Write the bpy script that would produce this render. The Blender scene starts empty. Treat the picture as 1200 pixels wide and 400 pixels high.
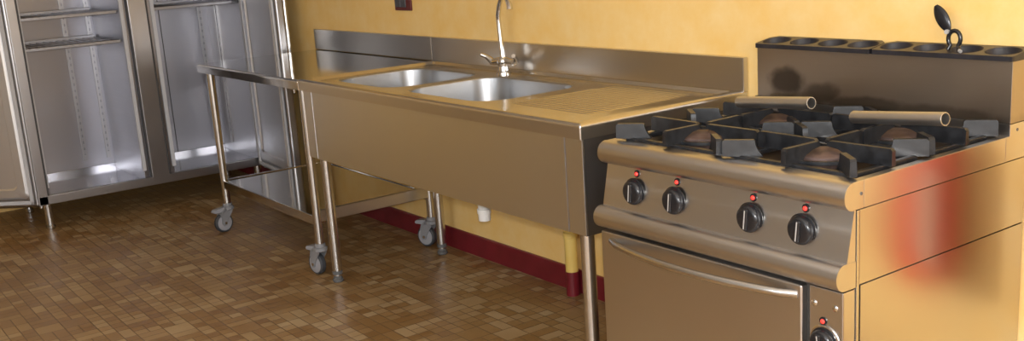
import bpy, bmesh, math, random
from mathutils import Vector, Matrix
random.seed(7)
SC = bpy.context.scene
COL = SC.collection
PI = math.pi

# ------------------------------------------------------------------ materials
def nodes(name):
    m = bpy.data.materials.new(name); m.use_nodes = True
    nt = m.node_tree; b = nt.nodes['Principled BSDF']
    return m, nt, b
def plain(name, col, rough=.5, metal=0., spec=.5, emit=None, es=0.):
    m, nt, b = nodes(name)
    b.inputs['Base Color'].default_value = (*col, 1)
    b.inputs['Roughness'].default_value = rough
    b.inputs['Metallic'].default_value = metal
    b.inputs['Specular IOR Level'].default_value = spec
    if emit:
        b.inputs['Emission Color'].default_value = (*emit, 1); b.inputs['Emission Strength'].default_value = es
    # a little life in the gloss
    tc = nt.nodes.new('ShaderNodeTexCoord'); n = nt.nodes.new('ShaderNodeTexNoise'); n.inputs['Scale'].default_value = 18
    mr = nt.nodes.new('ShaderNodeMapRange'); mr.inputs['To Min'].default_value = rough*.85; mr.inputs['To Max'].default_value = min(1, rough*1.15)
    nt.links.new(tc.outputs['Object'], n.inputs['Vector']); nt.links.new(n.outputs['Fac'], mr.inputs['Value']); nt.links.new(mr.outputs['Result'], b.inputs['Roughness'])
    return m
def steel(name, col=(.6, .585, .56), r0=.2, r1=.3, stretch=(1, 1, 60), bump=.02, scale=3., aniso=0.):
    """brushed stainless steel: noise drawn out along the brushing direction"""
    m, nt, b = nodes(name); L = nt.links
    b.inputs['Metallic'].default_value = 1
    b.inputs['Base Color'].default_value = (*col, 1)
    tc = nt.nodes.new('ShaderNodeTexCoord'); mp = nt.nodes.new('ShaderNodeMapping'); mp.inputs['Scale'].default_value = stretch
    n = nt.nodes.new('ShaderNodeTexNoise'); n.inputs['Scale'].default_value = scale; n.inputs['Detail'].default_value = 4
    L.new(tc.outputs['Object'], mp.inputs['Vector']); L.new(mp.outputs['Vector'], n.inputs['Vector'])
    n2 = nt.nodes.new('ShaderNodeTexNoise'); n2.inputs['Scale'].default_value = 5; n2.inputs['Detail'].default_value = 3
    L.new(tc.outputs['Object'], n2.inputs['Vector'])
    ad = nt.nodes.new('ShaderNodeMath'); ad.operation = 'ADD'; L.new(n.outputs['Fac'], ad.inputs[0]); L.new(n2.outputs['Fac'], ad.inputs[1])
    mr = nt.nodes.new('ShaderNodeMapRange'); mr.inputs['From Min'].default_value = .6; mr.inputs['From Max'].default_value = 1.4
    mr.inputs['To Min'].default_value = r0; mr.inputs['To Max'].default_value = r1
    L.new(ad.outputs[0], mr.inputs['Value']); L.new(mr.outputs['Result'], b.inputs['Roughness'])
    if bump:
        bp = nt.nodes.new('ShaderNodeBump'); bp.inputs['Strength'].default_value = bump; bp.inputs['Distance'].default_value = .002
        L.new(n.outputs['Fac'], bp.inputs['Height']); L.new(bp.outputs['Normal'], b.inputs['Normal'])
    b.inputs['Anisotropic'].default_value = aniso; b.inputs['Anisotropic Rotation'].default_value = .25
    return m
def noisy(name, c1, c2, rough, scale=6, metal=0, bump=0., detail=4, lo=.35, hi=.65, spec=.5):
    m, nt, b = nodes(name); L = nt.links
    tc = nt.nodes.new('ShaderNodeTexCoord'); n = nt.nodes.new('ShaderNodeTexNoise'); n.inputs['Scale'].default_value = scale; n.inputs['Detail'].default_value = detail
    L.new(tc.outputs['Object'], n.inputs['Vector'])
    cr = nt.nodes.new('ShaderNodeValToRGB'); cr.color_ramp.elements[0].position = lo; cr.color_ramp.elements[1].position = hi
    cr.color_ramp.elements[0].color = (*c1, 1); cr.color_ramp.elements[1].color = (*c2, 1)
    L.new(n.outputs['Fac'], cr.inputs['Fac']); L.new(cr.outputs['Color'], b.inputs['Base Color'])
    b.inputs['Roughness'].default_value = rough; b.inputs['Metallic'].default_value = metal; b.inputs['Specular IOR Level'].default_value = spec
    if bump:
        bp = nt.nodes.new('ShaderNodeBump'); bp.inputs['Strength'].default_value = bump; bp.inputs['Distance'].default_value = .003
        L.new(n.outputs['Fac'], bp.inputs['Height']); L.new(bp.outputs['Normal'], b.inputs['Normal'])
    return m

def floor_material():
    m, nt, b = nodes('mosaic_tiles'); L = nt.links; N = nt.nodes.new
    tc = N('ShaderNodeTexCoord')
    def vm(op, a, bb=None):
        n = N('ShaderNodeVectorMath'); n.operation = op
        for i, v in enumerate((a, bb)):
            if v is None: continue
            if isinstance(v, tuple): n.inputs[i].default_value = v
            else: L.new(v, n.inputs[i])
        return n.outputs[0]
    def ma(op, a, bb=None, c=None):
        n = N('ShaderNodeMath'); n.operation = op
        for i, v in enumerate((a, bb, c)):
            if v is None: continue
            if isinstance(v, (int, float)): n.inputs[i].default_value = v
            else: L.new(v, n.inputs[i])
        return n.outputs[0]
    P = tc.outputs['Object']
    big = vm('FLOOR', vm('MULTIPLY', vm('ADD', P, (20.013, 20.027, 0)), (10, 10, 0)))
    wn = N('ShaderNodeTexWhiteNoise'); wn.noise_dimensions = '2D'; L.new(big, wn.inputs['Vector']); h = wn.outputs['Value']
    # h<.45 four small squares, <.65 two along x, <.85 two along y, else one big tile
    sx = ma('ADD', 20, ma('MULTIPLY', -10, ma('GREATER_THAN', ma('MULTIPLY', ma('GREATER_THAN', h, .62), ma('SUBTRACT', 1, ma('MULTIPLY', ma('GREATER_THAN', h, .8), ma('LESS_THAN', h, .95)))), .5)))
    sy = ma('ADD', 20, ma('MULTIPLY', -10, ma('GREATER_THAN', h, .8)))
    cb = N('ShaderNodeCombineXYZ'); L.new(sx, cb.inputs[0]); L.new(sy, cb.inputs[1])
    q = vm('MULTIPLY', vm('ADD', P, (20.013, 20.027, 0)), cb.outputs[0])
    cell = vm('FLOOR', q); fr = vm('FRACTION', q)
    w2 = N('ShaderNodeTexWhiteNoise'); w2.noise_dimensions = '3D'
    sep0 = N('ShaderNodeSeparateXYZ'); L.new(cell, sep0.inputs[0]); c3 = N('ShaderNodeCombineXYZ')
    L.new(sep0.outputs[0], c3.inputs[0]); L.new(sep0.outputs[1], c3.inputs[1]); L.new(ma('FLOOR', ma('MULTIPLY', h, 50)), c3.inputs[2])
    L.new(c3.outputs[0], w2.inputs['Vector'])
    cl = N('ShaderNodeTexNoise'); cl.inputs['Scale'].default_value = 2.6; cl.inputs['Detail'].default_value = 2; L.new(P, cl.inputs['Vector'])
    tone = ma('ADD', ma('MULTIPLY', w2.outputs['Value'], .75), ma('MULTIPLY', ma('SUBTRACT', cl.outputs['Fac'], .5), .8))
    cr = N('ShaderNodeValToRGB'); e = cr.color_ramp.elements
    e[0].position = .0; e[0].color = FLOORC[0]; e[1].position = .85; e[1].color = FLOORC[3]
    x = e.new(.3); x.color = FLOORC[1]; x = e.new(.55); x.color = FLOORC[2]
    L.new(tone, cr.inputs['Fac'])
    sf = N('ShaderNodeSeparateXYZ'); L.new(fr, sf.inputs[0])
    dx = ma('DIVIDE', ma('MINIMUM', sf.outputs[0], ma('SUBTRACT', 1, sf.outputs[0])), sx)
    dy = ma('DIVIDE', ma('MINIMUM', sf.outputs[1], ma('SUBTRACT', 1, sf.outputs[1])), sy)
    d = ma('MINIMUM', dx, dy)
    g = N('ShaderNodeMapRange'); g.inputs['From Min'].default_value = .0009; g.inputs['From Max'].default_value = .0022; L.new(d, g.inputs['Value'])
    mx = N('ShaderNodeMix'); mx.data_type = 'RGBA'; L.new(g.outputs['Result'], mx.inputs['Factor'])
    mx.inputs[6].default_value = (.12, .068, .032, 1); L.new(cr.outputs['Color'], mx.inputs[7])
    L.new(mx.outputs[2], b.inputs['Base Color'])
    rr = N('ShaderNodeMapRange'); rr.inputs['To Min'].default_value = .3; rr.inputs['To Max'].default_value = .5; L.new(w2.outputs['Value'], rr.inputs['Value']); L.new(rr.outputs['Result'], b.inputs['Roughness'])
    bp = N('ShaderNodeBump'); bp.inputs['Strength'].default_value = .35; bp.inputs['Distance'].default_value = .002; L.new(g.outputs['Result'], bp.inputs['Height']); L.new(bp.outputs['Normal'], b.inputs['Normal'])
    b.inputs['Specular IOR Level'].default_value = .4
    return m
FLOORC = [(.235, .124, .042, 1), (.285, .165, .064, 1), (.35, .226, .105, 1), (.43, .31, .17, 1)]

def wall_material():
    m, nt, b = nodes('sponged_yellow_paint'); L = nt.links
    tc = nt.nodes.new('ShaderNodeTexCoord'); n = nt.nodes.new('ShaderNodeTexNoise'); n.inputs['Scale'].default_value = 7; n.inputs['Detail'].default_value = 5; n.inputs['Roughness'].default_value = .65
    L.new(tc.outputs['Object'], n.inputs['Vector'])
    cr = nt.nodes.new('ShaderNodeValToRGB'); e = cr.color_ramp.elements
    e[0].position = .3; e[0].color = (.79, .50, .155, 1); e[1].position = .72; e[1].color = (.82, .59, .26, 1)
    L.new(n.outputs['Fac'], cr.inputs['Fac']); L.new(cr.outputs['Color'], b.inputs['Base Color'])
    b.inputs['Roughness'].default_value = .55; b.inputs['Specular IOR Level'].default_value = .3
    n2 = nt.nodes.new('ShaderNodeTexNoise'); n2.inputs['Scale'].default_value = 120; L.new(tc.outputs['Object'], n2.inputs['Vector'])
    bp = nt.nodes.new('ShaderNodeBump'); bp.inputs['Strength'].default_value = .12; bp.inputs['Distance'].default_value = .002; L.new(n2.outputs['Fac'], bp.inputs['Height']); L.new(bp.outputs['Normal'], b.inputs['Normal'])
    return m

def stained_steel(name, spots, **kw):
    """steel with soot stains: spots = (x, z, rx, rz, strength) in object space"""
    m = steel(name, **kw); nt = m.node_tree; L = nt.links; b = nt.nodes['Principled BSDF']
    tc = nt.nodes.new('ShaderNodeTexCoord'); sp = nt.nodes.new('ShaderNodeSeparateXYZ'); L.new(tc.outputs['Object'], sp.inputs[0])
    nz = nt.nodes.new('ShaderNodeTexNoise'); nz.inputs['Scale'].default_value = 22; L.new(tc.outputs['Object'], nz.inputs['Vector'])
    def ma(op, a, bb=None):
        n = nt.nodes.new('ShaderNodeMath'); n.operation = op
        for i, v in enumerate((a, bb)):
            if v is None: continue
            if isinstance(v, (int, float)): n.inputs[i].default_value = v
            else: L.new(v, n.inputs[i])
        return n.outputs[0]
    tot = None
    for (x, z, rx, rz, s) in spots:
        dx = ma('DIVIDE', ma('SUBTRACT', sp.outputs[0], x), rx); dz = ma('DIVIDE', ma('SUBTRACT', sp.outputs[2], z), rz)
        d = ma('ADD', ma('SQRT', ma('ADD', ma('MULTIPLY', dx, dx), ma('MULTIPLY', dz, dz))), ma('MULTIPLY', ma('SUBTRACT', nz.outputs['Fac'], .5), .7))
        mr = nt.nodes.new('ShaderNodeMapRange'); mr.interpolation_type = 'SMOOTHSTEP'; mr.inputs['From Min'].default_value = 1.15; mr.inputs['From Max'].default_value = .55; mr.inputs['To Max'].default_value = s
        L.new(d, mr.inputs['Value']); tot = mr.outputs['Result'] if tot is None else ma('MAXIMUM', tot, mr.outputs['Result'])
    mx = nt.nodes.new('ShaderNodeMix'); mx.data_type = 'RGBA'; L.new(tot, mx.inputs['Factor'])
    mx.inputs[6].default_value = b.inputs['Base Color'].default_value; mx.inputs[7].default_value = (.055, .042, .034, 1)
    L.new(mx.outputs[2], b.inputs['Base Color'])
    return m

M = dict(
    wall=wall_material(), floor=floor_material(),
    ceiling=noisy('white_ceiling_paint', (.78, .77, .74), (.82, .81, .79), .8, 5),
    wall_pale=noisy('pale_grey_paint', (.58, .59, .60), (.64, .65, .66), .7, 4),
    red=noisy('dark_red_skirting', (.13, .008, .014), (.17, .012, .02), .35, 9),
    steel_top=steel('sink_top_steel', (.66, .635, .60), .12, .20, (60, 1, 1), .0),
    steel_mirror=steel('table_top_steel', (.62, .60, .57), .06, .11, (60, 1, 1), .0),
    steel_front=steel('brushed_steel', (.68, .70, .74), .33, .40, (60, 60, 1.5), .0, aniso=.55),
    steel_lip=steel('folded_edge_steel', (.62, .61, .60), .30, .35, (1.5, 60, 60), .0),
    steel_splash=steel('splashback_steel', (.58, .56, .535), .283, .305, (1.5, 60, 60), .0, aniso=.65),
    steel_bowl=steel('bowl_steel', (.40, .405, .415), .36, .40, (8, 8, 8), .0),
    steel_leg=steel('leg_steel', (.60, .59, .575), .23, .255, (40, 40, 1), .0),
    steel_cab=steel('cabinet_steel', (.37, .365, .375), .29, .34, (60, 60, 1.2), .0),
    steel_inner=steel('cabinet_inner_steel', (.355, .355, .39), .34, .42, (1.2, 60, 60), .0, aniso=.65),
    steel_base=steel('cabinet_base_steel', (.52, .52, .55), .13, .19, (3, 3, 3), .0),
    steel_liner=steel('door_liner_steel', (.76, .76, .77), .40, .46, (60, 60, 1.5), .0),
    rubber=plain('dark_rubber', (.045, .043, .045), .6),
    seam=plain('seam_dark', (.12, .12, .125), .5, .8),
    steel_wire_shade=steel('wire_and_gap_shade_steel', (.30, .30, .32), .35, .45, (6, 6, 6), .0),
    steel_stove=steel('cooker_steel', (.62, .60, .585), .285, .31, (1.5, 60, 60), .0, aniso=.4),
    steel_side=steel('cooker_side_steel', (.60, .575, .535), .285, .31, (60, 1.5, 60), .0, aniso=.65),
    steel_tube=steel('tube_steel', (.60, .585, .565), .36, .42, (4, 4, 4), .0),
    chrome=steel('chrome', (.72, .70, .68), .05, .09, (2, 2, 2), 0),
    flue=stained_steel('flue_steel', [(-.285, .952, .07, .045, .8), (-.165, .925, .075, .035, .6), (-.02, .905, .16, .025, .55), (.215, .90, .2, .025, .45)], col=(.43, .375, .32), r0=.34, r1=.44, stretch=(1.5, 60, 60), bump=.0, aniso=.5),
    iron=noisy('cast_iron', (.010, .0105, .012), (.021, .022, .025), .30, 40, 0, .15),
    rust=noisy('rusty_burner', (.06, .038, .032), (.13, .085, .075), .6, 30, .3, .2),
    well=noisy('hob_well', (.022, .015, .012), (.06, .04, .03), .45, 14, .5),
    black=plain('black_plastic', (.012, .012, .014), .22), black_matt=noisy('black_cast', (.013, .012, .015), (.022, .021, .026), .34, 30),
    dark=plain('dark_gap', (.02, .018, .016), .7),
    grey_plastic=plain('grey_plastic', (.22, .22, .23), .45), grey_light=plain('light_grey_plastic', (.30, .30, .32), .45),
    tyre=plain('grey_rubber', (.04, .043, .05), .6), foot=plain('foot_plastic', (.10, .10, .10), .5),
    gasket=plain('pale_gasket', (.5, .5, .52), .5), white_pvc=plain('white_pvc', (.78, .77, .74), .4),
    yellow_pipe=noisy('yellow_pipe_paint', (.72, .50, .13), (.78, .57, .17), .4, 10),
    lens=plain('red_lens', (.75, .05, .04), .2, emit=(1, .06, .04), es=.55),
    pointer=plain('silver_pointer', (.75, .75, .75), .3, .6),
    swred=plain('switch_plate_red', (.10, .012, .012), .35), swdark=plain('switch_rocker', (.05, .05, .058), .3),
    ext=plain('extinguisher_red', (.62, .015, .012), .3), label=plain('cream_label', (.62, .50, .36), .5),
    frame=plain('window_frame_white', (.75, .75, .73), .4), slot=plain('slot_dark', (.03, .03, .035), .6),
    lampglass=plain('lamp_diffuser', (.8, .8, .8), .5, emit=(1, .95, .88), es=1.0),
)
def glass():
    m = bpy.data.materials.new('window_glass'); m.use_nodes = True; nt = m.node_tree; nt.nodes.clear()
    o = nt.nodes.new('ShaderNodeOutputMaterial'); mx = nt.nodes.new('ShaderNodeMixShader'); t = nt.nodes.new('ShaderNodeBsdfTransparent'); g = nt.nodes.new('ShaderNodeBsdfGlossy')
    g.inputs['Roughness'].default_value = .02; mx.inputs[0].default_value = .08
    nt.links.new(t.outputs[0], mx.inputs[1]); nt.links.new(g.outputs[0], mx.inputs[2]); nt.links.new(mx.outputs[0], o.inputs[0]); return m
M['glass'] = glass()
def slots():
    m, nt, b = nodes('slotted_rail'); L = nt.links; N = nt.nodes.new
    tc = N('ShaderNodeTexCoord'); sp = N('ShaderNodeSeparateXYZ'); L.new(tc.outputs['Object'], sp.inputs[0])
    a = N('ShaderNodeMath'); a.operation = 'MULTIPLY'; a.inputs[1].default_value = 25; L.new(sp.outputs[2], a.inputs[0])
    f = N('ShaderNodeMath'); f.operation = 'FRACT'; L.new(a.outputs[0], f.inputs[0])
    c = N('ShaderNodeMath'); c.operation = 'LESS_THAN'; c.inputs[1].default_value = .4; L.new(f.outputs[0], c.inputs[0])
    mx = N('ShaderNodeMix'); mx.data_type = 'RGBA'; L.new(c.outputs[0], mx.inputs['Factor']); mx.inputs[6].default_value = (.34, .34, .36, 1); mx.inputs[7].default_value = (.23, .23, .245, 1)
    L.new(mx.outputs[2], b.inputs['Base Color']); b.inputs['Metallic'].default_value = 1; b.inputs['Roughness'].default_value = .4; return m
M['slots'] = slots()

# ------------------------------------------------------------------ mesh kit
class G:
    def __init__(s, T=None): s.bm = bmesh.new(); s.T = T
    def _done(s, vs):
        if s.T is not None: bmesh.ops.transform(s.bm, matrix=s.T, verts=list(vs))
    def box(s, x0, x1, y0, y1, z0, z1, bev=0., seg=2):
        r = bmesh.ops.create_cube(s.bm, size=1); vs = r['verts']
        for v in vs:
            v.co = Vector(((x0+x1)/2+v.co.x*(x1-x0), (y0+y1)/2+v.co.y*(y1-y0), (z0+z1)/2+v.co.z*(z1-z0)))
        if bev:
            es = list({e for v in vs for e in v.link_edges})
            fs0 = set(s.bm.faces)
            r = bmesh.ops.bevel(s.bm, geom=es, offset=bev, segments=seg, affect='EDGES', profile=.5)
            vs = {v for f in r['faces'] for v in f.verts} | {v for v in vs if v.is_valid}
            todo = list(vs)
            seen = set(todo)
            while todo:
                v = todo.pop()
                for e in v.link_edges:
                    w = e.other_vert(v)
                    if w not in seen: seen.add(w); todo.append(w)
            vs = seen
        s._done(vs); return s
    def loft(s, rings, closed=True, caps=(True, True)):
        rv = [[s.bm.verts.new(Vector(p)) for p in r] for r in rings]
        n = len(rv[0])
        for a, b in zip(rv, rv[1:]):
            for i in range(n if closed else n-1):
                s.bm.faces.new((a[i], a[(i+1) % n], b[(i+1) % n], b[i]))
        if caps[0]: s.bm.faces.new(list(reversed(rv[0])))
        if caps[1]: s.bm.faces.new(rv[-1])
        s._done([v for r in rv for v in r]); return s
    def sweep(s, pts, r, n=14, caps=(True, True), squash=1.):
        pts = [Vector(p) for p in pts]; rs = r if isinstance(r, (list, tuple)) else [r]*len(pts)
        t0 = (pts[1]-pts[0]).normalized(); up = Vector((0, 0, 1)) if abs(t0.z) < .9 else Vector((1, 0, 0))
        a = t0.cross(up).normalized(); rings = []
        for i, p in enumerate(pts):
            t = ((pts[i+1]-p).normalized() if i < len(pts)-1 else Vector((0, 0, 0))) + ((p-pts[i-1]).normalized() if i else Vector((0, 0, 0)))
            t.normalize(); a = (a-t*a.dot(t)).normalized(); b = t.cross(a)
            rings.append([p+(a*math.cos(2*PI*k/n)+b*math.sin(2*PI*k/n)*squash)*rs[i] for k in range(n)])
        return s.loft(rings, True, caps)
    def cyl(s, p0, p1, r0, r1=None, n=24, caps=(True, True)): return s.sweep([p0, p1], [r0, r0 if r1 is None else r1], n, caps)
    def lathe(s, prof, c, axis=(0, 0, 1), n=32, caps=(True, True)):
        ax = Vector(axis).normalized(); q = Vector((0, 0, 1)).rotation_difference(ax); c = Vector(c)
        return s.loft([[c+q @ Vector((r*math.cos(2*PI*k/n), r*math.sin(2*PI*k/n), z)) for k in range(n)] for r, z in prof], True, caps)
    def prism(s, poly, f, a, b):
        """poly of (u,v); f(u,v,t) -> point; extruded t=a..b"""
        return s.loft([[f(u, v, a) for u, v in poly], [f(u, v, b) for u, v in poly]])
    def build(s, name, mat, parent=None, origin=None, angle=35, label=None):
        bmesh.ops.recalc_face_normals(s.bm, faces=s.bm.faces)
        o0 = Vector(origin) if origin is not None else Vector((0, 0, 0))
        wp = Vector((0, 0, 0)); p = parent
        while p is not None: wp += p.location; p = p.parent
        bmesh.ops.translate(s.bm, verts=s.bm.verts, vec=-(wp+o0) if parent is None else -wp)
        me = bpy.data.meshes.new(name); s.bm.to_mesh(me); s.bm.free()
        me.materials.append(mat)
        me.polygons.foreach_set('use_smooth', [True]*len(me.polygons)); me.set_sharp_from_angle(angle=math.radians(angle))
        o = bpy.data.objects.new(name, me); COL.objects.link(o)
        wn = o.modifiers.new('normals', 'WEIGHTED_NORMAL'); wn.keep_sharp = True; wn.weight = 80
        if parent is not None: o.parent = parent
        elif origin is not None: o.location = o0
        if label: o['label'] = label
        return o
def tag(o, label, cat, group=None):
    o['label'] = label; o['category'] = cat
    if group: o['group'] = group
    return o
def thing(name, label, cat, loc, group=None):
    o = bpy.data.objects.new(name, None); COL.objects.link(o); o.location = loc; o.empty_display_size = .1
    return tag(o, label, cat, group)
def struct(o): o['kind'] = 'structure'; return o
def copy_tree(o, parent=None):
    c = o.copy(); COL.objects.link(c)
    if parent is not None: c.parent = parent
    for ch in [k for k in bpy.data.objects if k.parent == o]: copy_tree(ch, c)
    return c
def arc(c, r, a0, a1, n): return [(c[0]+r*math.cos(math.radians(a0+(a1-a0)*i/n)), c[1]+r*math.sin(math.radians(a0+(a1-a0)*i/n))) for i in range(n+1)]
def rrect(x0, x1, y0, y1, r, n=6):
    P = []
    for cx, cy, a in ((x1-r, y1-r, 0), (x0+r, y1-r, 90), (x0+r, y0+r, 180), (x1-r, y0+r, 270)):
        P += arc((cx, cy), r, a, a+90, n)
    return P

# ------------------------------------------------------------------ room
XL, XR, YF, H = -2.74, 5.9, -5.2, 2.75
struct(G().box(XL-.12, XR+.12, YF-.12, .12, -.1, 0).build('floor', M['floor']))
struct(G().box(XL-.12, XR+.12, YF-.12, .12, H, H+.1).build('ceiling', M['ceiling']))
struct(G().box(XL-.12, XR+.12, 0, .12, 0, H).build('wall_back', M['wall']))
struct(G().box(XL-.12, XL, YF, 0, 0, H).build('wall_left', M['wall']))
WR = (-4.3, -1.5, .95, 2.35)       # window in the right wall (y0,y1,z0,z1)
WF = (2.2, 4.9, .95, 2.35)         # window in the front wall (x0,x1,z0,z1)
g = G(); y0, y1, z0, z1 = WR
g.box(XR, XR+.12, YF, 0, 0, z0).box(XR, XR+.12, YF, 0, z1, H).box(XR, XR+.12, YF, y0, z0, z1).box(XR, XR+.12, y1, 0, z0, z1)
struct(g.build('wall_right', M['wall_pale']))
g = G(); x0, x1, z0, z1 = WF
g.box(XL-.12, XR+.12, YF-.12, YF, 0, z0).box(XL-.12, XR+.12, YF-.12, YF, z1, H).box(XL-.12, x0, YF-.12, YF, z0, z1).box(x1, XR+.12, YF-.12, YF, z0, z1)
struct(g.build('wall_front', M['wall_pale']))
def window(name, frame, panes):
    o = struct(frame.build(name, M['frame'])); panes.build('window_pane', M['glass'], o); return o
y0, y1, z0, z1 = WR; g = G(); p = G(); xx = XR+.05
for a, b, c, d in ((y0, y1, z0, z0+.06), (y0, y1, z1-.06, z1), (y0, y0+.06, z0, z1), (y1-.06, y1, z0, z1), ((y0+y1)/2-.04, (y0+y1)/2+.04, z0, z1)): g.box(xx-.03, xx+.03, a, b, c, d, .006)
p.box(xx-.004, xx+.004, y0+.03, y1-.03, z0+.03, z1-.03); window('window_1', g, p)
x0, x1, z0, z1 = WF; g = G(); p = G(); yy = YF-.05
for a, b, c, d in ((x0, x1, z0, z0+.06), (x0, x1, z1-.06, z1), (x0, x0+.06, z0, z1), (x1-.06, x1, z0, z1), ((x0+x1)/2-.04, (x0+x1)/2+.04, z0, z1)): g.box(a, b, yy-.03, yy+.03, c, d, .006)
p.box(x0+.03, x1-.03, yy-.004, yy+.004, z0+.03, z1-.03); window('window_2', g, p)
g = G().prism([(0, 0), (-.012, 0), (-.012, .09), (-.008, .097), (0, .097)], lambda u, v, t: (t, u, v), XL+.001, XR-.001); struct(g.build('baseboard_back', M['red']))
g = G().prism([(0, 0), (-.012, 0), (-.012, .09), (-.008, .097), (0, .097)], lambda u, v, t: (XR+u, t, v), YF+.001, -.013); struct(g.build('baseboard_right', M['red']))

# ------------------------------------------------------------------ refrigerated cabinet
CX, CY0, CY1, CZ0, CZ1 = -1.976, -1.42, -.075, .15, 2.05
BX = -2.60
cab = thing('refrigerator_cabinet', 'tall stainless steel double refrigerator cabinet with both doors open and empty inside', 'refrigerator', (-2.3, -.75, 0))
g = G()
g.box(-2.68, CX-.02, CY0, CY0+.05, CZ0, CZ1, .004).box(-2.68, CX-.02, CY1-.04, CY1, CZ0, CZ1, .004)
g.box(-2.68, CX-.02, CY0, CY1, CZ1-.12, CZ1, .004)
# front face frame
g.box(CX-.03, CX, CY0, CY0+.05, CZ0, CZ1, .003).box(CX-.03, CX, CY1-.04, CY1, CZ0, CZ1, .003)
g.box(CX-.03, CX, CY0, CY1, CZ1-.14, CZ1, .003).box(CX-.03, CX, CY0, CY1, CZ0, CZ0+.05, .004)
g.build('cabinet_body', M['steel_cab'], cab)
g = G().box(-2.68, BX, CY0+.01, CY1-.01, CZ0+.005, CZ1-.01)
bp_ = g.build('back_panel', M['steel_inner'], cab)
for y in (-1.245, -.43):                          # folded seams in the back sheet
    G().box(BX, BX+.003, y, y+.006, CZ0+.05, CZ1-.15, .001).build('panel_seam', M['seam'], bp_)
g = G().box(BX, CX-.03, CY0+.05, -.83, CZ0+.01, CZ0+.035, .004).box(BX, CX-.03, -.65, CY1-.04, CZ0+.01, CZ0+.035, .004)
for a, b in ((CY0+.05, -.83), (-.65, CY1-.04)): g.box(BX, BX+.012, a, b, CZ0+.03, CZ0+.062, .003)
g.build('base_panel', M['steel_base'], cab)
G().box(BX, CX-.02, -.83, -.65, CZ0+.01, CZ1-.12, .004).build('partition', M['steel_inner'], cab)
G().box(CX-.03, CX, -.79, -.69, CZ0+.04, CZ1-.13, .004).build('centre_post', M['steel_cab'], cab)
for y in (-.799, -.691, -1.372):             # dark rubber lines beside the posts
    G().box(CX-.02, CX+.001, y, y+.010, CZ0+.05, CZ1-.14, .002).build('rubber_seal', M['rubber'], cab)
for y in (-.835, -.662, -.128, -1.375):                   # pale strips round the door openings
    g = G().box(CX-.03, CX-.012, y, y+.022, CZ0+.09, CZ1-.14, .003)
    g.build('seal_strip', M['gasket'], cab)
def strip(x, y, nx, ny):
    """a slotted shelf rail: a thin channel with its rows of slots"""
    g = G(); w = .014
    if nx: g.box(x, x+.008, y-w, y+w, CZ0+.1, CZ1-.2, .002)
    else: g.box(x-w, x+w, y, y+ny*.008, CZ0+.1, CZ1-.2, .002)
    o = g.build('shelf_rail', M['steel_cab'], cab)
    s = G()
    if nx: s.box(x+.0075, x+.009, y-.004, y+.004, CZ0+.14, CZ1-.25)
    else: s.box(x-.004, x+.004, y+ny*.0075, y+ny*.009, CZ0+.14, CZ1-.25)
    s.build('slot_row', M['slots'], o)
strip(BX, -1.0, 1, 0); strip(BX, -.86, 1, 0); strip(BX, -.53, 1, 0); strip(BX, -.165, 1, 0); strip(-2.42, CY1-.04, 0, -1)
def shelf(y0, y1, z):
    g = G(); x0, x1 = BX+.02, CX-.035
    g.box(x1-.014, x1, y0, y1, z-.016, z+.002, .003).box(x0, x0+.012, y0, y1, z-.012, z+.012, .003)
    g.box(x0, x1, y0, y0+.01, z-.012, z, .002).box(x0, x1, y1-.01, y1, z-.012, z, .002)
    n = 14
    for i in range(1, n): 
        y = y0+(y1-y0)*i/n; g.cyl((x0, y, z-.004), (x1, y, z-.004), .0028, n=6)
    for k in (.33, .66): g.cyl((x0+(x1-x0)*k, y0, z-.008), (x0+(x1-x0)*k, y1, z-.008), .0035, n=6)
    g.build('wire_shelf', M['steel_wire_shade'], cab)
shelf(-1.368, -.842, 1.005); shelf(-1.368, -.842, 1.17); shelf(-.648, -.125, 1.165)
for x in (CX-.06, -2.58):
    for y in (CY0+.05, CY1-.05):
        G().lathe([(.024, 0), (.026, .006), (.026, .02), (.021, .022), (.024, .15)], (x, y, 0), n=24).build('leg', M['steel_leg'], cab)
def cab_door(hx, hy, ang, w, flip):
    """door: local u from hinge to free edge, n = towards the inside face"""
    T = Matrix.Translation((hx, hy, 0)) @ Matrix.Rotation(ang, 4, 'Z') @ Matrix.Diagonal((1, flip, 1, 1))
    z0, z1 = CZ0-.005, CZ1-.13
    g = G(T).box(0, w, -.055, 0, z0, z1, .016, 4); d = g.build('door', M['steel_cab'], cab)
    # raised inner liner and gasket
    g = G(T); r0 = rrect(.045, w-.045, z0+.05, z1-.05, .03); r1 = rrect(.06, w-.06, z0+.065, z1-.065, .03); r2 = rrect(.10, w-.10, z0+.105, z1-.105, .03); r3 = rrect(.108, w-.108, z0+.113, z1-.113, .03)
    g.loft([[(u, -.001, v) for u, v in r0], [(u, .012, v) for u, v in r1], [(u, .012, v) for u, v in r2], [(u, .003, v) for u, v in r3]], True, (False, True))
    g.build('inner_liner', M['steel_liner'], d)
    g = G(T)
    for a, b, c, e in ((.02, .042, z0+.02, z1-.02), (w-.042, w-.02, z0+.02, z1-.02), (.02, w-.02, z0+.02, z0+.042), (.02, w-.02, z1-.042, z1-.02)): g.box(a, b, 0, .014, c, e, .005)
    g.build('gasket', M['gasket'], d)
    g = G(T).box(w-.012, w+.014, -.05, -.012, .832, .858, .004); g.build('lock', M['black'], d)
    g = G(T).box(w-.05, w-.012, -.075, -.054, z0+.5, z1-.4, .008); g.build('handle', M['steel_leg'], d)
    for z in (z0+.01, z1-.05): G(T).cyl((.005, -.028, z-.02), (.005, -.028, z+.03), .011, n=14).build('hinge', M['steel_leg'], d)
cab_door(CX+.006, CY1-.005-.05, math.radians(-4.5), .615, -1)
cab_door(CX+.005, CY0-.004, math.radians(228), .62, 1)

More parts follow.
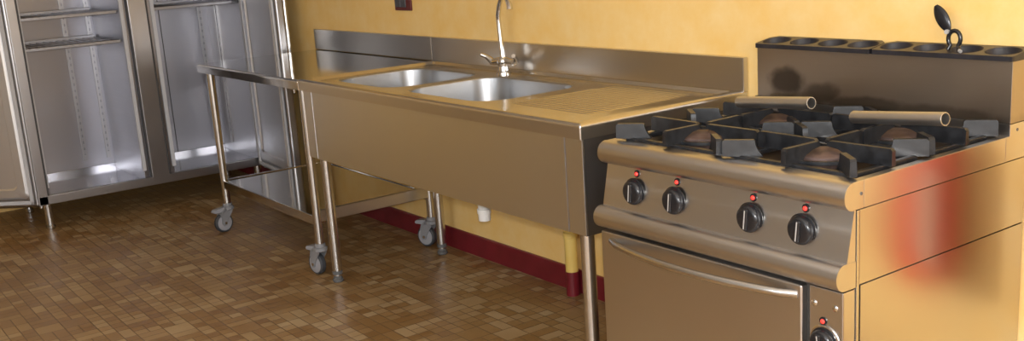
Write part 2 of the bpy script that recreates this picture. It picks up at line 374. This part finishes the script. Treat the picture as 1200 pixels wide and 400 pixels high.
# ------------------------------------------------------------------ steel wheeled table
ZT, HS = .897, .106
TX0 = -1.236
tab = thing('wheeled_table', 'stainless steel work table on castors with lower shelf, left of the sink', 'table', (-.62, -.35, 0))
def lip(r=.008, h=.048): return [(r*(1-math.cos(a*PI/8)) , -r*(1-math.sin(a*PI/8))) for a in range(0)]
def slab(x0, x1, y0, y1, ztop, h, rb, inner=None):
    """folded sheet top: rounded top edge, apron lip h, small return; open below"""
    g = G(); rings = []
    rings.append([(u, v, ztop-h) for u, v in rrect(x0+.02, x1-.02, y0+.02, y1-.0, .003, 3)])
    rings.append([(u, v, ztop-h) for u, v in rrect(x0+.002, x1-.002, y0+.002, y1, .006, 3)])
    for k in range(7):
        a = k/6*PI/2; d = rb*(1-math.cos(a)); zz = ztop-rb+rb*math.sin(a)
        rings.append([(u, v, zz) for u, v in rrect(x0+d, x1-d, y0+d, y1, .006, 3)])
    return g, rings
g, R = slab(TX0, -.003, -.70, -.002, ZT-.005, .043, .012)
g.loft(R, True, (False, True)); g.build('table_top', M['steel_mirror'], tab)
g = G().box(TX0+.003, -.004, -.022, -.002, ZT-.002, ZT+HS, .003)
g.build('splash_back', M['steel_splash'], tab)
G().box(TX0+.06, -.06, -.64, -.06, ZT-.046, ZT-.010, .003).build('under_frame', M['steel_cab'], tab)
LX0, LX1, LY0, LY1 = TX0+.068, -.052, -.655, -.07
legs = [(LX0, LY0), (LX1, LY0), (LX0, LY1), (LX1, LY1)]
for x, y in legs: G().cyl((x, y, .135), (x, y, ZT-.03), .0195, n=20).build('leg', M['steel_leg'], tab)
g = G().box(LX0, LX1, LY0, LY1, .262, .272, .002)
for a, b, c, d in ((LX0, LX1, LY0-.012, LY0+.012), (LX0, LX1, LY1-.012, LY1+.012), (LX0-.012, LX0+.012, LY0, LY1), (LX1-.012, LX1+.012, LY0, LY0+.03)): g.box(a, b, c, d, .232, .277, .004)
g.build('lower_shelf', M['steel_mirror'], tab)
G().box(LX1-.013, LX1+.013, LY0+.012, LY1-.012, .248, .301, .004).build('side_rail', M['steel_lip'], tab)
def castor(x, y, ang, brake):
    """swivel castor: plate, fork and wheel; wheel trails along ang"""
    T = Matrix.Translation((x, y, 0)) @ Matrix.Rotation(ang, 4, 'Z')
    f = G(T)
    f.lathe([(.012, .152), (.024, .150), (.024, .136), (.032, .132), (.032, .118), (.02, .112)], (0, 0, 0), n=24)
    for s in (-1, 1):
        f.prism([(-.012, .126), (.02, .132), (.052, .10), (.055, .05), (.045, .036), (.030, .038), (.018, .066), (-.012, .108)], lambda u, v, t: (u, t, v), s*.021-.0025, s*.021+.0025)
    f.prism([(-.014, .112), (-.014, .130), (.02, .134), (.05, .112), (.058, .085), (.052, .085), (.044, .106), (.016, .118)], lambda u, v, t: (u, t, v), -.0235, .0235)
    root = f.build('castor', M['grey_plastic'], tab)
    cx = .036
    w = G(T).lathe([(.034, -.014), (.046, -.014), (.0505, -.009), (.0512, 0), (.0505, .009), (.046, .014), (.034, .014)], (cx, 0, .0512), (0, 1, 0), 40, (True, True)); w.build('tyre', M['tyre'], root)
    w = G(T).lathe([(.012, -.0165), (.012, -.0185), (.02, -.017), (.036, -.0155), (.041, -.0143), (.041, .0143), (.036, .0155), (.02, .017), (.012, .0185), (.012, .0165)], (cx, 0, .0512), (0, 1, 0), 36); w.build('wheel_disc', M['grey_light'], root)
    G(T).cyl((cx, -.027, .0512), (cx, .027, .0512), .007, n=12).build('axle', M['steel_leg'], root)
    if brake:
        b = G(T).prism([(.03, .134), (.085, .128), (.092, .118), (.088, .112), (.05, .112), (.03, .120)], lambda u, v, t: (u, t, v), -.017, .017); b.build('brake_pedal', M['grey_light'], root)
castor(LX0, LY0, math.radians(-80), True); castor(LX1, LY0, math.radians(190), True)
castor(LX0, LY1, math.radians(120), False); castor(LX1, LY1, math.radians(200), True)

# ------------------------------------------------------------------ sink unit
SL = 1.876
sink = thing('sink_unit', 'long stainless steel double bowl sink unit with ribbed drainer against the yellow wall', 'sink', (.94, -.35, 0))
B1 = (.070, .598, -.585, -.135); B2 = (.648, 1.235, -.585, -.135); RB = .115
ZD = ZT-.013
g, R = slab(0, SL, -.70, -.002, ZT, .048, .013)
R.append([(u, v, ZT) for u, v in rrect(.034, SL-.034, -.70+.034, -.036, .012, 3)])
R.append([(u, v, ZT-.0015) for u, v in rrect(.0375, SL-.0375, -.70+.0375, -.0395, .012, 3)])
R.append([(u, v, ZD+.002) for u, v in rrect(.046, SL-.046, -.70+.046, -.048, .012, 3)])
R.append([(u, v, ZD) for u, v in rrect(.052, SL-.052, -.70+.052, -.054, .012, 3)])
g.loft(R, True, (False, False))
bm = g.bm
# deck with the two bowl openings
def loop(pts):
    vs = [bm.verts.new(Vector(p)) for p in pts]; return [bm.edges.new((vs[i], vs[(i+1) % len(vs)])) for i in range(len(vs))]
E_ = loop(R[-1])
for b in (B1, B2): E_ += loop([(u, v, ZD) for u, v in rrect(*b, RB, 10)])
bmesh.ops.triangle_fill(bm, use_beauty=True, use_dissolve=False, edges=E_)
# drainer ribs, half-round, running towards the bowl
for i in range(19):
    y = -.105-i*.0235; x0, x1 = 1.305, 1.74
    n = 8; rings = []
    for x, k in ((x0, .05), (x0+.02, .8), (x0+.04, 1), (x1-.04, 1), (x1-.02, .8), (x1, .05)):
        rings.append([(x, y+.0078*math.cos(a*PI/n), ZD-.001+.0036*k*math.sin(a*PI/n)) for a in range(n+1)])
    g.loft(rings, False, (False, False))
bmesh.ops.remove_doubles(bm, verts=bm.verts, dist=.0002)
wt = g.build('worktop', M['steel_top'], sink, angle=28)
wt.data.materials.append(M['steel_lip'])
for p in wt.data.polygons:                          # the folded edges are brushed, the top is polished
    if abs(p.normal.z) < .6 and p.center.z < ZT-.004 and (p.center.y < -.34 or abs(p.center.x) > .91): p.material_index = 1
for b in (B1, B2):
    x0, x1, y0, y1 = b; g = G(); R = []
    for k in range(6):                                   # rolled rim
        a = k/5*PI/2; d = .008*math.sin(a); R.append([(u, v, ZD-.008*(1-math.cos(a))) for u, v in rrect(x0+d, x1-d, y0+d, y1-d, RB-d*.5, 10)])
    R.append([(u, v, ZD-.145) for u, v in rrect(x0+.018, x1-.018, y0+.018, y1-.018, RB-.006, 10)])
    for k in range(1, 7):
        a = k/6*PI/2; d = .018+.04*(1-math.cos(a)); R.append([(u, v, ZD-.145-.04*math.sin(a)) for u, v in rrect(x0+d, x1-d, y0+d, y1-d, RB-.006, 10)])
    cx, cy = (x0+x1)/2, (y0+y1)/2
    R.append([(cx+.045*math.cos(math.atan2(v-cy, u-cx)), cy+.045*math.sin(math.atan2(v-cy, u-cx)), ZD-.192) for u, v in rrect(x0, x1, y0, y1, RB, 10)])
    g.loft(R, True, (False, True)); o = g.build('bowl', M['steel_bowl'], sink, angle=50)
    G().lathe([(.006, .004), (.03, .004), (.043, .001), (.043, -.002)], (cx, cy, ZD-.1915), n=28).build('waste_grid', M['chrome'], o)
# backsplash
G().box(.004, SL, -.024, -.002, ZT-.004, ZT+HS, .0035).build('splash_back', M['steel_splash'], sink)
# front panel in three sheets, side panels
G().box(.088, SL-.098, -.682, -.676, .558, ZT-.05, .001).build('front_panel', M['steel_front'], sink)
for a, b in ((.006, .085), (SL-.095, SL-.016)): 
    g = G().box(a, b, -.6825, -.672, .558, ZT-.046, .003); g.build('corner_panel', M['steel_front'], sink)
for a, b in ((.006, .010), (SL-.020, SL-.016)): G().box(a, b, -.676, -.02, .558, ZT-.046, .001).build('side_panel', M['steel_wire_shade'], sink)  # darker steel stands in for the shade of the unlit gap by the cooker
G().box(.01, SL-.02, -.034, -.024, .60, ZT-.02, .001).build('rear_panel', M['steel_cab'], sink)
for x, y in ((.082, -.648), (SL-.055, -.648), (.082, -.105), (SL-.055, -.105)):
    o = G().cyl((x, y, .03), (x, y, ZT-.05), .0215, n=24).build('leg', M['steel_leg'], sink)
    G().lathe([(.019, 0), (.024, .004), (.024, .014), (.019, .018), (.019, .034), (.0225, .036), (.0225, .052)], (x, y, 0), n=24).build('foot', M['foot'], o)
# plastic waste pipe that hangs below the apron
g = G().lathe([(.017, 0), (.0235, .002), (.0245, .03), (.027, .031), (.0275, .048), (.023, .050), (.023, .20), (.026, .205), (.026, .235), (.02, .24), (.02, .335)], (.845, -.36, .355), n=28)
g.lathe([(.020, 0), (.020, .04), (.026, .045), (.026, .07), (.045, .08), (.045, .09)], ((B2[0]+B2[1])/2, -.365, ZD-.283), n=24)
g.sweep([(.845, -.36, .66), ((B2[0]+B2[1])/2, -.365, .652), ((B2[0]+B2[1])/2, -.365, .61)], .018, 16)
g.build('waste_pipe', M['white_pvc'], sink)
# mixer tap
FX, FY = .648, -.083
g = G().lathe([(.030, 0), (.030, .006), (.022, .012), (.0195, .03), (.024, .036), (.026, .05), (.022, .062), (.015, .068)], (FX, FY, ZD), n=28)
g.sweep([(FX-.055, FY-.012, ZD+.045), (FX-.02, FY-.005, ZD+.05), (FX+.02, FY+.005, ZD+.05), (FX+.055, FY+.012, ZD+.045)], [.013, .017, .017, .013], 18)
tap = g.build('mixer_tap', M['chrome'], sink)
for s in (-1, 1):
    x, y = FX+s*.056, FY+s*.012
    g = G().sweep([(x, y, ZD+.044), (x+s*.012, y+s*.003, ZD+.055), (x+s*.028, y-.012, ZD+.068), (x+s*.042, y-.03, ZD+.078)], [.0145, .0135, .010, .008], 16)
    g.build('tap_lever', M['chrome'], tap)
pts = [(FX, FY, ZD+.06), (FX-.004, FY, ZD+.10), (FX-.01, FY, ZD+.17), (FX-.014, FY, ZD+.215), (FX-.012, FY-.002, ZD+.235), (FX+.012, FY-.01, ZD+.275), (FX+.05, FY-.025, ZD+.305), (FX+.10, FY-.045, ZD+.315), (FX+.145, FY-.062, ZD+.303), (FX+.166, FY-.07, ZD+.285), (FX+.17, FY-.072, ZD+.268)]
G().sweep(pts, [.012, .0105]+[.0095]*6+[.0095, .011, .012], 18).build('spout', M['chrome'], tap)

# ------------------------------------------------------------------ pipe and switch on the wall
pipe = thing('wall_pipe', 'short yellow painted pipe with dark red foot rising along the wall under the sink', 'pipe', (.972, -.042, 0))
G().cyl((.972, -.042, .0), (.972, -.042, .10), .0275, n=28).build('painted_foot', M['red'], pipe)
g = G().cyl((.972, -.042, .10), (.972, -.042, .262), .0255, n=28).lathe([(.0255, .24), (.029, .242), (.029, .262), (.024, .266), (.024, .60), (.02, .605)], (.972, -.042, 0), n=28)
g.build('pipe_body', M['yellow_pipe'], pipe)
sw = thing('light_switch', 'dark red switch plate with dark grey rockers on the yellow wall', 'switch', (-.253, 0, 1.16))
G().box(-.329, -.177, -.010, 0, 1.118, 1.205, .004).build('switch_plate', M['swred'], sw)
for i in range(2): G().box(-.316+i*.05, -.269+i*.05, -.015, -.009, 1.134, 1.19, .003).build('rocker', M['swdark'], sw)

# ------------------------------------------------------------------ gas cooker
SX0, SX1, ZS = 1.984, 2.785, .863
st = thing('gas_cooker', 'stainless steel four burner gas cooker with oven, right of the sink', 'cooker', (2.385, -.37, 0))
g = G().box(SX0+.004, SX1-.016, -.69, -.004, .14, .795, .003)
g.build('carcass', M['steel_stove'], st)
WX0, WX1, WY0, WY1 = SX0+.022, SX1-.022, -.663, -.10      # the burner well
def hob():
    g = G()
    g.box(SX0, SX1, -.70, WY0, .80, ZS, .002).box(SX0, SX1, WY1, -.004, .80, ZS, .002).box(SX0, WX0, WY0, WY1, .80, ZS, .002).box(WX1, SX1, WY0, WY1, .80, ZS, .002)
    prof = [(-.699, .80)]+[(-.70+.031*math.cos(math.radians(a)), .8315+.0315*math.sin(math.radians(a))) for a in range(270, 89, -12)]+[(-.699, ZS)]
    g.prism([( -.699, .801)]+[(-.70-.031*math.sin(math.radians(k)), .8315-.0315*math.cos(math.radians(k))) for k in range(0, 181, 12)]+[(-.699, ZS-.001)], lambda u, v, t: (t, u, v), SX0-.001, SX1+.0005)
    return g
hob().build('hob_top', M['steel_stove'], st)
G().box(WX0-.001, WX1+.001, WY0-.001, WY1+.001, .825, .838, .001).build('burner_well', M['well'], st)
# control panel and lower rail (run full width)
CP = [(-.69, .80), (-.695, .80), (-.719, .684), (-.69, .684)]
G().prism(CP, lambda u, v, t: (t, u, v), SX0, SX1-.001).build('control_panel', M['steel_stove'], st)
LR = [(-.69, .685), (-.718, .685)]+[(-.728-.029*math.sin(math.radians(k)), .6555+.0305*math.cos(math.radians(k))) for k in range(0, 181, 12)]+[(-.69, .625)]
G().prism(LR, lambda u, v, t: (t, u, v), SX0, SX1+.0005).build('front_rail', M['steel_stove'], st)
cn = Vector((0, -.955, .29)).normalized()                # outward normal of the sloping panel (approx.)
cn = Vector((0, -1, -.28)).normalized() * 1
def on_panel(x, z):
    y = -.695-(.80-z)*(.024/.116)
    return Vector((x, y, z))
def knob(parent, p, n, ang, R=.034):
    k = G().lathe([(R+.004, 0), (R+.004, .003), (R, .004), (R, .010), (R-.002, .015), (R-.005, .018), (R-.010, .0195), (.004, .020)], p, n, 40)
    nz = Vector(n).normalized(); nx = (Vector((0, 0, 1))-nz*nz.z).normalized(); ny = nz.cross(nx)
    T = Matrix(((nx.x, ny.x, nz.x, p[0]), (nx.y, ny.y, nz.y, p[1]), (nx.z, ny.z, nz.z, p[2]), (0, 0, 0, 1))) @ Matrix.Rotation(ang, 4, 'Z')
    k.T = T; k.box(-R+.008, R-.008, -.007, .007, .015, .0245, .004, 3); k.T = None
    o = k.build('knob', M['black'], parent)
    G(T).box(-R+.011, R-.011, -.0016, .0016, .0238, .0250, .0003).build('pointer', M['pointer'], o)
    return o
for x in (2.104, 2.254, 2.506, 2.658):
    p = on_panel(x, .737); knob(st, p, (0, -1, .0) if False else Vector((0, -1, 0)), math.radians(-6))
    q = on_panel(x+.001, .785)
    o = G().lathe([(.0100, 0), (.0100, .003), (.0065, .0038)], q+Vector((0, .001, 0)), (0, -1, 0), 20).build('indicator_light', M['black'], st)
    G().lathe([(.0056, .002), (.0056, .005), (.004, .0070), (.001, .0076)], q, (0, -1, 0), 18).build('lens', M['lens'], o)
# oven door
d = G().box(1.996, 2.681, -.742, -.692, .15, .618, .005, 3).build('oven_door', M['steel_stove'], st)
hp = []
for i in range(17):
    t = i/16; hp.append((2.034+t*(2.668-2.034), -.744-.050*math.sin(PI*t)**.8, .594))
G().sweep([(2.034, -.738, .594)]+hp[1:-1]+[(2.668, -.738, .594)], .0088, 16, squash=1.2).build('handle', M['steel_leg'], d)
G().box(2.681, 2.694, -.724, -.69, .14, .62, .001).build('door_gap', M['dark'], st)
op = G().box(2.694, SX1, -.732, -.69, .14, .622, .004).build('oven_control_panel', M['steel_stove'], st)
for x in (2.708, 2.764): 
    o = G().lathe([(.0075, 0), (.0075, .002), (.005, .0035), (.001, .004)], (x, -.731, .582), (0, -1, 0), 18).build('screw', M['chrome'], op)
o = G().lathe([(.0100, 0), (.0100, .003), (.0065, .0038)], (2.733, -.731, .545), (0, -1, 0), 20).build('indicator_light', M['black'], op)
G().lathe([(.0056, .002), (.0056, .005), (.004, .0070), (.001, .0076)], (2.733, -.731, .545), (0, -1, 0), 18).build('lens', M['lens'], o)
kb = G().lathe([(.040, 0), (.040, .003), (.036, .005)], (2.737, -.731, .497), (0, -1, 0), 36).build('knob_ring', M['chrome'], op)
knob(op, Vector((2.737, -.734, .497)), (0, -1, 0), math.radians(8), .031)
# right side sheets with their seams, back flue
G().box(SX1-.014, SX1, -.676, -.004, .6285, .7985, .001).build('side_panel', M['steel_side'], st)
G().box(SX1-.014, SX1, -.672, -.004, .14, .6255, .001).build('side_panel', M['steel_side'], st)
G().box(SX1-.014, SX1+.001, -.688, -.678, .14, .7985, .0012).build('side_trim', M['steel_leg'], st)
G().box(SX1-.016, SX1-.004, -.728, -.688, .14, .62, .001).build('side_trim', M['steel_side'], st)
for q in ((SX1, -.673, .834), (SX1, -.05, .875)): G().lathe([(.004, -.001), (.004, .0012), (.001, .0016)], q, (1, 0, 0), 12).build('screw', M['foot'], st)
G().box(SX0, SX0+.012, -.69, -.004, .14, .80, .001).build('side_panel', M['steel_side'], st)
g = G().box(SX0+.002, SX1, -.084, -.081, .8935, 1.047, .001).box(SX0+.002, SX0+.005, -.082, -.006, .8935, 1.047, .001).box(SX1-.003, SX1, -.082, -.006, .8935, 1.047, .001).box(SX0+.002, SX1, -.009, -.006, .8935, 1.047, .001); g.build('flue_panel', M['flue'], st)
g = G().box(SX0+.002, SX1, -.0835, -.006, ZS-.002, .892, .001); g.build('flue_plinth', M['steel_stove'], st)
for x in (SX0+.06, SX1-.06):
    for y in (-.63, -.08): G().lathe([(.028, 0), (.028, .01), (.022, .014), (.025, .142)], (x, y, 0), n=24).build('leg', M['steel_leg'], st)
GX, GY = (2.196, 2.582), (-.541, -.251)
for gx in GX:
    for gy in GY:
        o = G().lathe([(.085, 0), (.08, .004), (.06, .008), (.048, .012)], (gx, gy, .838), n=40).build('burner', M['well'], st)
        g = G(); n = 60; prof = [(.056, .008), (.062, .020), (.0625, .022), (.064, .029), (.064, .036), (.058, .0415), (.02, .047), (.002, .0475)]
        g.loft([[(gx+(r*(1-(.02 if (k % 2 and 0 < j < 3) else 0)))*math.cos(2*PI*k/n), gy+(r*(1-(.02 if (k % 2 and 0 < j < 3) else 0)))*math.sin(2*PI*k/n), .838+z) for k in range(n)] for j, (r, z) in enumerate(prof)])
        g.build('burner_cap', M['rust'], o)
# cast iron pan supports: lift off, so each is a thing
GW, GD = .191, .1415
def pan_support():
    g = G(); z0, z1 = .866, .906
    def fin(dx, dy, ro, prof, th=.0075):
        L = math.hypot(dx, dy); ux, uy = dx/L, dy/L
        # tapered thickness: wide foot, narrower top
        rings = []
        for s, k in ((-1, 1.), (1, 1.)):
            rings.append([(ux*r-uy*s*th*(1.0 if z < .872 else .82), uy*r+ux*s*th*(1.0 if z < .872 else .82), z) for r, z in prof])
        g.loft(rings)
    for dx, dy, ro in ((1, 0, GW), (-1, 0, GW), (0, 1, GD), (0, -1, GD)):
        prof = [(ro, z0), (ro, z1-.005), (ro-.005, z1), (.022, z1-.001), (.016, z1-.006), (.016, z1-.013), (.045, z1-.017), (.07, z1-.027), (.085, z0)]
        fin(dx, dy, ro, prof)
    for sx in (-1, 1):
        for sy in (-1, 1):
            ro = math.hypot(GW, GD)-.004; ri = ro-.078
            prof = [(ro, z0), (ro, z1-.005), (ro-.005, z1), (ri+.003, z1), (ri, z1-.003)]+[(ri-.018*(1-math.cos(a*PI/2/6)), z1-.004-(z1-.004-z0)*a/6) for a in range(1, 7)]
            fin(sx*GW, sy*GD, ro, prof, .0085)
    # outer frame bars and ring
    b = .0075
    for y in (-GD+.028, GD-.028): g.box(-GW+.02, GW-.02, y-b, y+b, .855, .868, .002)
    for x in (-GW+.028, GW-.028): g.box(x-b, x+b, -GD+.02, GD-.02, .855, .868, .002)
    g.lathe([(.078, .862), (.090, .862), (.090, .870), (.078, .870), (.078, .862)], (0, 0, 0), n=40, caps=(False, False))
    return g
ps = pan_support().build('pan_support', M['iron'], origin=(0, 0, .8615))
names = {(0, 0): 'black cast iron pan support over the front burner beside the sink', (1, 0): 'black cast iron pan support at the front right corner of the cooker',
         (0, 1): 'black cast iron pan support over the rear burner beside the sink, under the left tube', (1, 1): 'black cast iron pan support under the right tube, beside the bare side panel'}
for (i, j), lab in names.items():
    o = ps if (i, j) == (0, 0) else ps.copy()
    if o is not ps: COL.objects.link(o)
    o.location = (GX[i], GY[j], .8635); tag(o, lab, 'pan support', 'pan supports on the cooker')
# steel tubes lying on the pan supports
def tube(a, b, label):
    a, b = Vector(a), Vector(b); t = (b-a).normalized(); ro, ri = .0165, .0138
    g = G(); ax = t; L = (b-a).length
    g.lathe([(ri, .004), (ri, L), (ro-.001, L), (ro, L-.002), (ro, .002), (ro-.001, 0), (ri, 0), (ri, .004)], a, ax, 32, (False, False))
    c = (a+b)/2; o = g.build('steel_tube', M['steel_tube'], origin=c); tag(o, label, 'tube', 'steel tubes on the cooker')
TZ = .9085+.0165
tube((2.093, -.286, .9185), (2.386, -.335, .9475), 'left steel tube lying across the rear burner grates beside the sink')
tube((2.501, -.315, .9185), (2.781, -.357, .9475), 'right steel tube lying above the rear right burner')
# flue covers: two black castings with four oval openings each
def flue_cover(x0, x1, label):
    g = G(); y0, y1 = -.092, -.003; zf, zr, zb = 1.060, 1.074, 1.0475
    bm = g.bm; n = 4; w = (x1-x0)/n
    zt = lambda y: zf+(zr-zf)*(y-y0)/(y1-y0)
    outer = [(x0+.004, y0, 0), (x1-.004, y0, 0), (x1, y0+.006, 0), (x1, y1-.02, 0), (x1-.022, y1, 0), (x0+.022, y1, 0), (x0, y1-.02, 0), (x0, y0+.006, 0)]
    top = [bm.verts.new((x, y, zt(y))) for x, y, _ in outer]; bot = [bm.verts.new((x, y, zb)) for x, y, _ in outer]
    k = len(top)
    for i in range(k): bm.faces.new((bot[i], bot[(i+1) % k], top[(i+1) % k], top[i]))
    es = [bm.edges.get((top[i], top[(i+1) % k])) for i in range(k)]
    for i in range(n):
        cx, cy = x0+w*(i+.5), (y0+y1)/2-.001; m = 28
        def ell(rx, ry, z): return [bm.verts.new((cx+rx*math.cos(2*PI*j/m), cy+ry*math.sin(2*PI*j/m), zt(cy+ry*math.sin(2*PI*j/m))+z)) for j in range(m)]
        rings = [ell(w*.45, .037, 0), ell(w*.43, .035, -.004), ell(w*.40, .032, -.014), ell(w*.33, .026, -.024), ell(w*.18, .014, -.030)]
        es += [bm.edges.new((rings[0][j], rings[0][(j+1) % m])) for j in range(m)]
        for a, b in zip(rings, rings[1:]):
            for j in range(m): bm.faces.new((a[j], a[(j+1) % m], b[(j+1) % m], b[j]))
        bm.faces.new(rings[-1])
    bmesh.ops.triangle_fill(bm, use_beauty=True, use_dissolve=False, edges=es)
    o = g.build('flue_cover', M['black_matt'], origin=((x0+x1)/2, -.048, 1.0475)); return tag(o, label, 'flue cover', 'flue covers on the cooker back')
flue_cover(SX0-.002, 2.386, 'left black flue cover with four oval hollows on the cooker back, nearest the sink')
flue_cover(2.390, SX1+.005, 'right black flue cover on the cooker back, with a black tool in it')
# black tool standing in the third hollow of the right cover
tool = thing('lifting_tool', 'black tool with oval grip and looped prongs standing in a flue cover', 'tool', (2.60, -.048, 1.06))
AX = Vector((1, 0, 0)); 
def tp(px, pz, dy=0.): return (px, -.048+dy, pz)
g = G(); a, b = Vector(tp(2.592, 1.112)), Vector(tp(2.553, 1.176)); t = (b-a); rings = []
side = Vector((t.z, 0, -t.x)).normalized(); dep = Vector((0, 1, 0))
for i in range(15):
    s = i/14; r = .0185*math.sin(PI*(.06+.90*s))**.6; c = a+t*s
    rings.append([c+side*r*math.cos(2*PI*k/20)+dep*r*.38*math.sin(2*PI*k/20) for k in range(20)])
g.loft(rings); g.build('grip', M['black'], tool)
g = G(); cxx, czz = 2.608, 1.092
pts = [tp(cxx+.017*math.cos(math.radians(a)), czz+.021*math.sin(math.radians(a))) for a in range(-50, 231, 20)]
g.sweep([tp(cxx+.020, 1.062, -.01)]+pts+[tp(cxx-.017, 1.060, -.006)], .0055, 12)
g.build('loop', M['black'], tool)
g = G().lathe([(.006, -.009), (.006, .009)], tp(2.590, 1.110), (0, 1, 0), 16); g.build('rivet', M['pointer'], tool)
g = G().sweep([tp(cxx+.020, 1.064, -.01), tp(cxx+.027, 1.062, -.014)], .0045, 10); g.build('prong_tip', M['pointer'], tool)

# ------------------------------------------------------------------ extinguisher (seen mirrored in the cooker side)
ex = thing('fire_extinguisher', 'red fire extinguisher on the yellow wall, mirrored in the cooker side panel', 'fire extinguisher', (2.995, -.11, .46))
G().lathe([(.07, 0), (.085, .01), (.088, .03), (.088, .33), (.08, .37), (.05, .405), (.028, .415), (.028, .43)], (2.995, -.11, .46), n=40).build('cylinder', M['ext'], ex)
g = G(); n = 12
rings = [[(2.995+.0886*math.cos(math.radians(a)), -.11+.0886*math.sin(math.radians(a)), z) for a in range(226, 251, 4)] for z in (.53, .78)]
g.loft(rings, False, (False, False)); g.build('paper_label', M['label'], ex)
g = G().cyl((2.995, -.11, .885), (2.995, -.11, .925), .022, n=20).box(2.985, 3.005, -.20, -.09, .92, .932, .003).box(2.985, 3.005, -.19, -.09, .94, .95, .003); g.build('valve', M['black'], ex)
G().sweep([(3.015, -.13, .87), (3.065, -.16, .85), (3.095, -.17, .75), (3.09, -.165, .6), (3.085, -.15, .5)], .009, 12).build('hose', M['black'], ex)
G().box(2.965, 3.025, -.03, 0, .45, .80, .003).build('wall_bracket', M['foot'], ex)

# ------------------------------------------------------------------ ceiling lamps
def lamp(x, y, label):
    l = thing('ceiling_lamp', label, 'lamp', (x, y, H))
    G().box(x-.62, x+.62, y-.08, y+.08, H-.03, H-.001, .006).build('lamp_housing', M['frame'], l)
    G().box(x-.60, x+.60, y-.065, y+.065, H-.06, H-.031, .012).build('diffuser', M['lampglass'], l)
lamp(1.2, -1.9, 'white ceiling batten lamp in front of the sink')

# ------------------------------------------------------------------ light
def area(name, loc, rot, sx, sy, power, col):
    d = bpy.data.lights.new(name, 'AREA'); d.shape = 'RECTANGLE'; d.size = sx; d.size_y = sy; d.energy = power; d.color = col
    o = bpy.data.objects.new(name, d); COL.objects.link(o); o.location = loc; o.rotation_euler = rot; return o
area('daylight_right', (XR+.11, sum(WR[:2])/2, sum(WR[2:])/2), (0, math.radians(90), 0), 1.4, 2.8, 85, (.92, .96, 1))
area('daylight_front', (sum(WF[:2])/2, YF-.11, sum(WF[2:])/2), (math.radians(90), 0, 0), 2.7, 1.4, 75, (.92, .96, 1))
# the photographer's flash, just above the lens
fd = bpy.data.lights.new('camera_flash', 'POINT'); fd.energy = 185; fd.color = (1, .97, .94); fd.shadow_soft_size = .03
fo = bpy.data.objects.new('camera_flash', fd); COL.objects.link(fo); fo.location = (4.125, -2.52, 1.47)
w = bpy.data.worlds.new('World'); SC.world = w; w.use_nodes = True
w.node_tree.nodes['Background'].inputs[0].default_value = (.75, .85, 1, 1); w.node_tree.nodes['Background'].inputs[1].default_value = .25

# ------------------------------------------------------------------ camera
cam = bpy.data.cameras.new('camera'); co = bpy.data.objects.new('camera', cam); COL.objects.link(co)
yaw, pitch, roll, F = .956477347, -.228915167, -.0670652340, 1225.65965
fwd = Vector((-math.sin(yaw)*math.cos(pitch), math.cos(yaw)*math.cos(pitch), math.sin(pitch)))
right = Vector((math.cos(yaw), math.sin(yaw), 0)); up = right.cross(fwd)
r2 = right*math.cos(roll)+up*math.sin(roll); u2 = -right*math.sin(roll)+up*math.cos(roll)
co.matrix_world = Matrix(((r2.x, u2.x, -fwd.x, 4.12891805), (r2.y, u2.y, -fwd.y, -2.53524593), (r2.z, u2.z, -fwd.z, 1.41403222), (0, 0, 0, 1)))
cam.sensor_fit = 'HORIZONTAL'; cam.sensor_width = 36; cam.lens = F/1200*36; cam.shift_y = 15.015/1200; cam.clip_start = .05
SC.camera = co
SC.view_settings.view_transform = 'Standard'; SC.view_settings.look = 'None'; SC.view_settings.gamma = 1; SC.view_settings.exposure = 0.1; SC.view_settings.use_curve_mapping = False
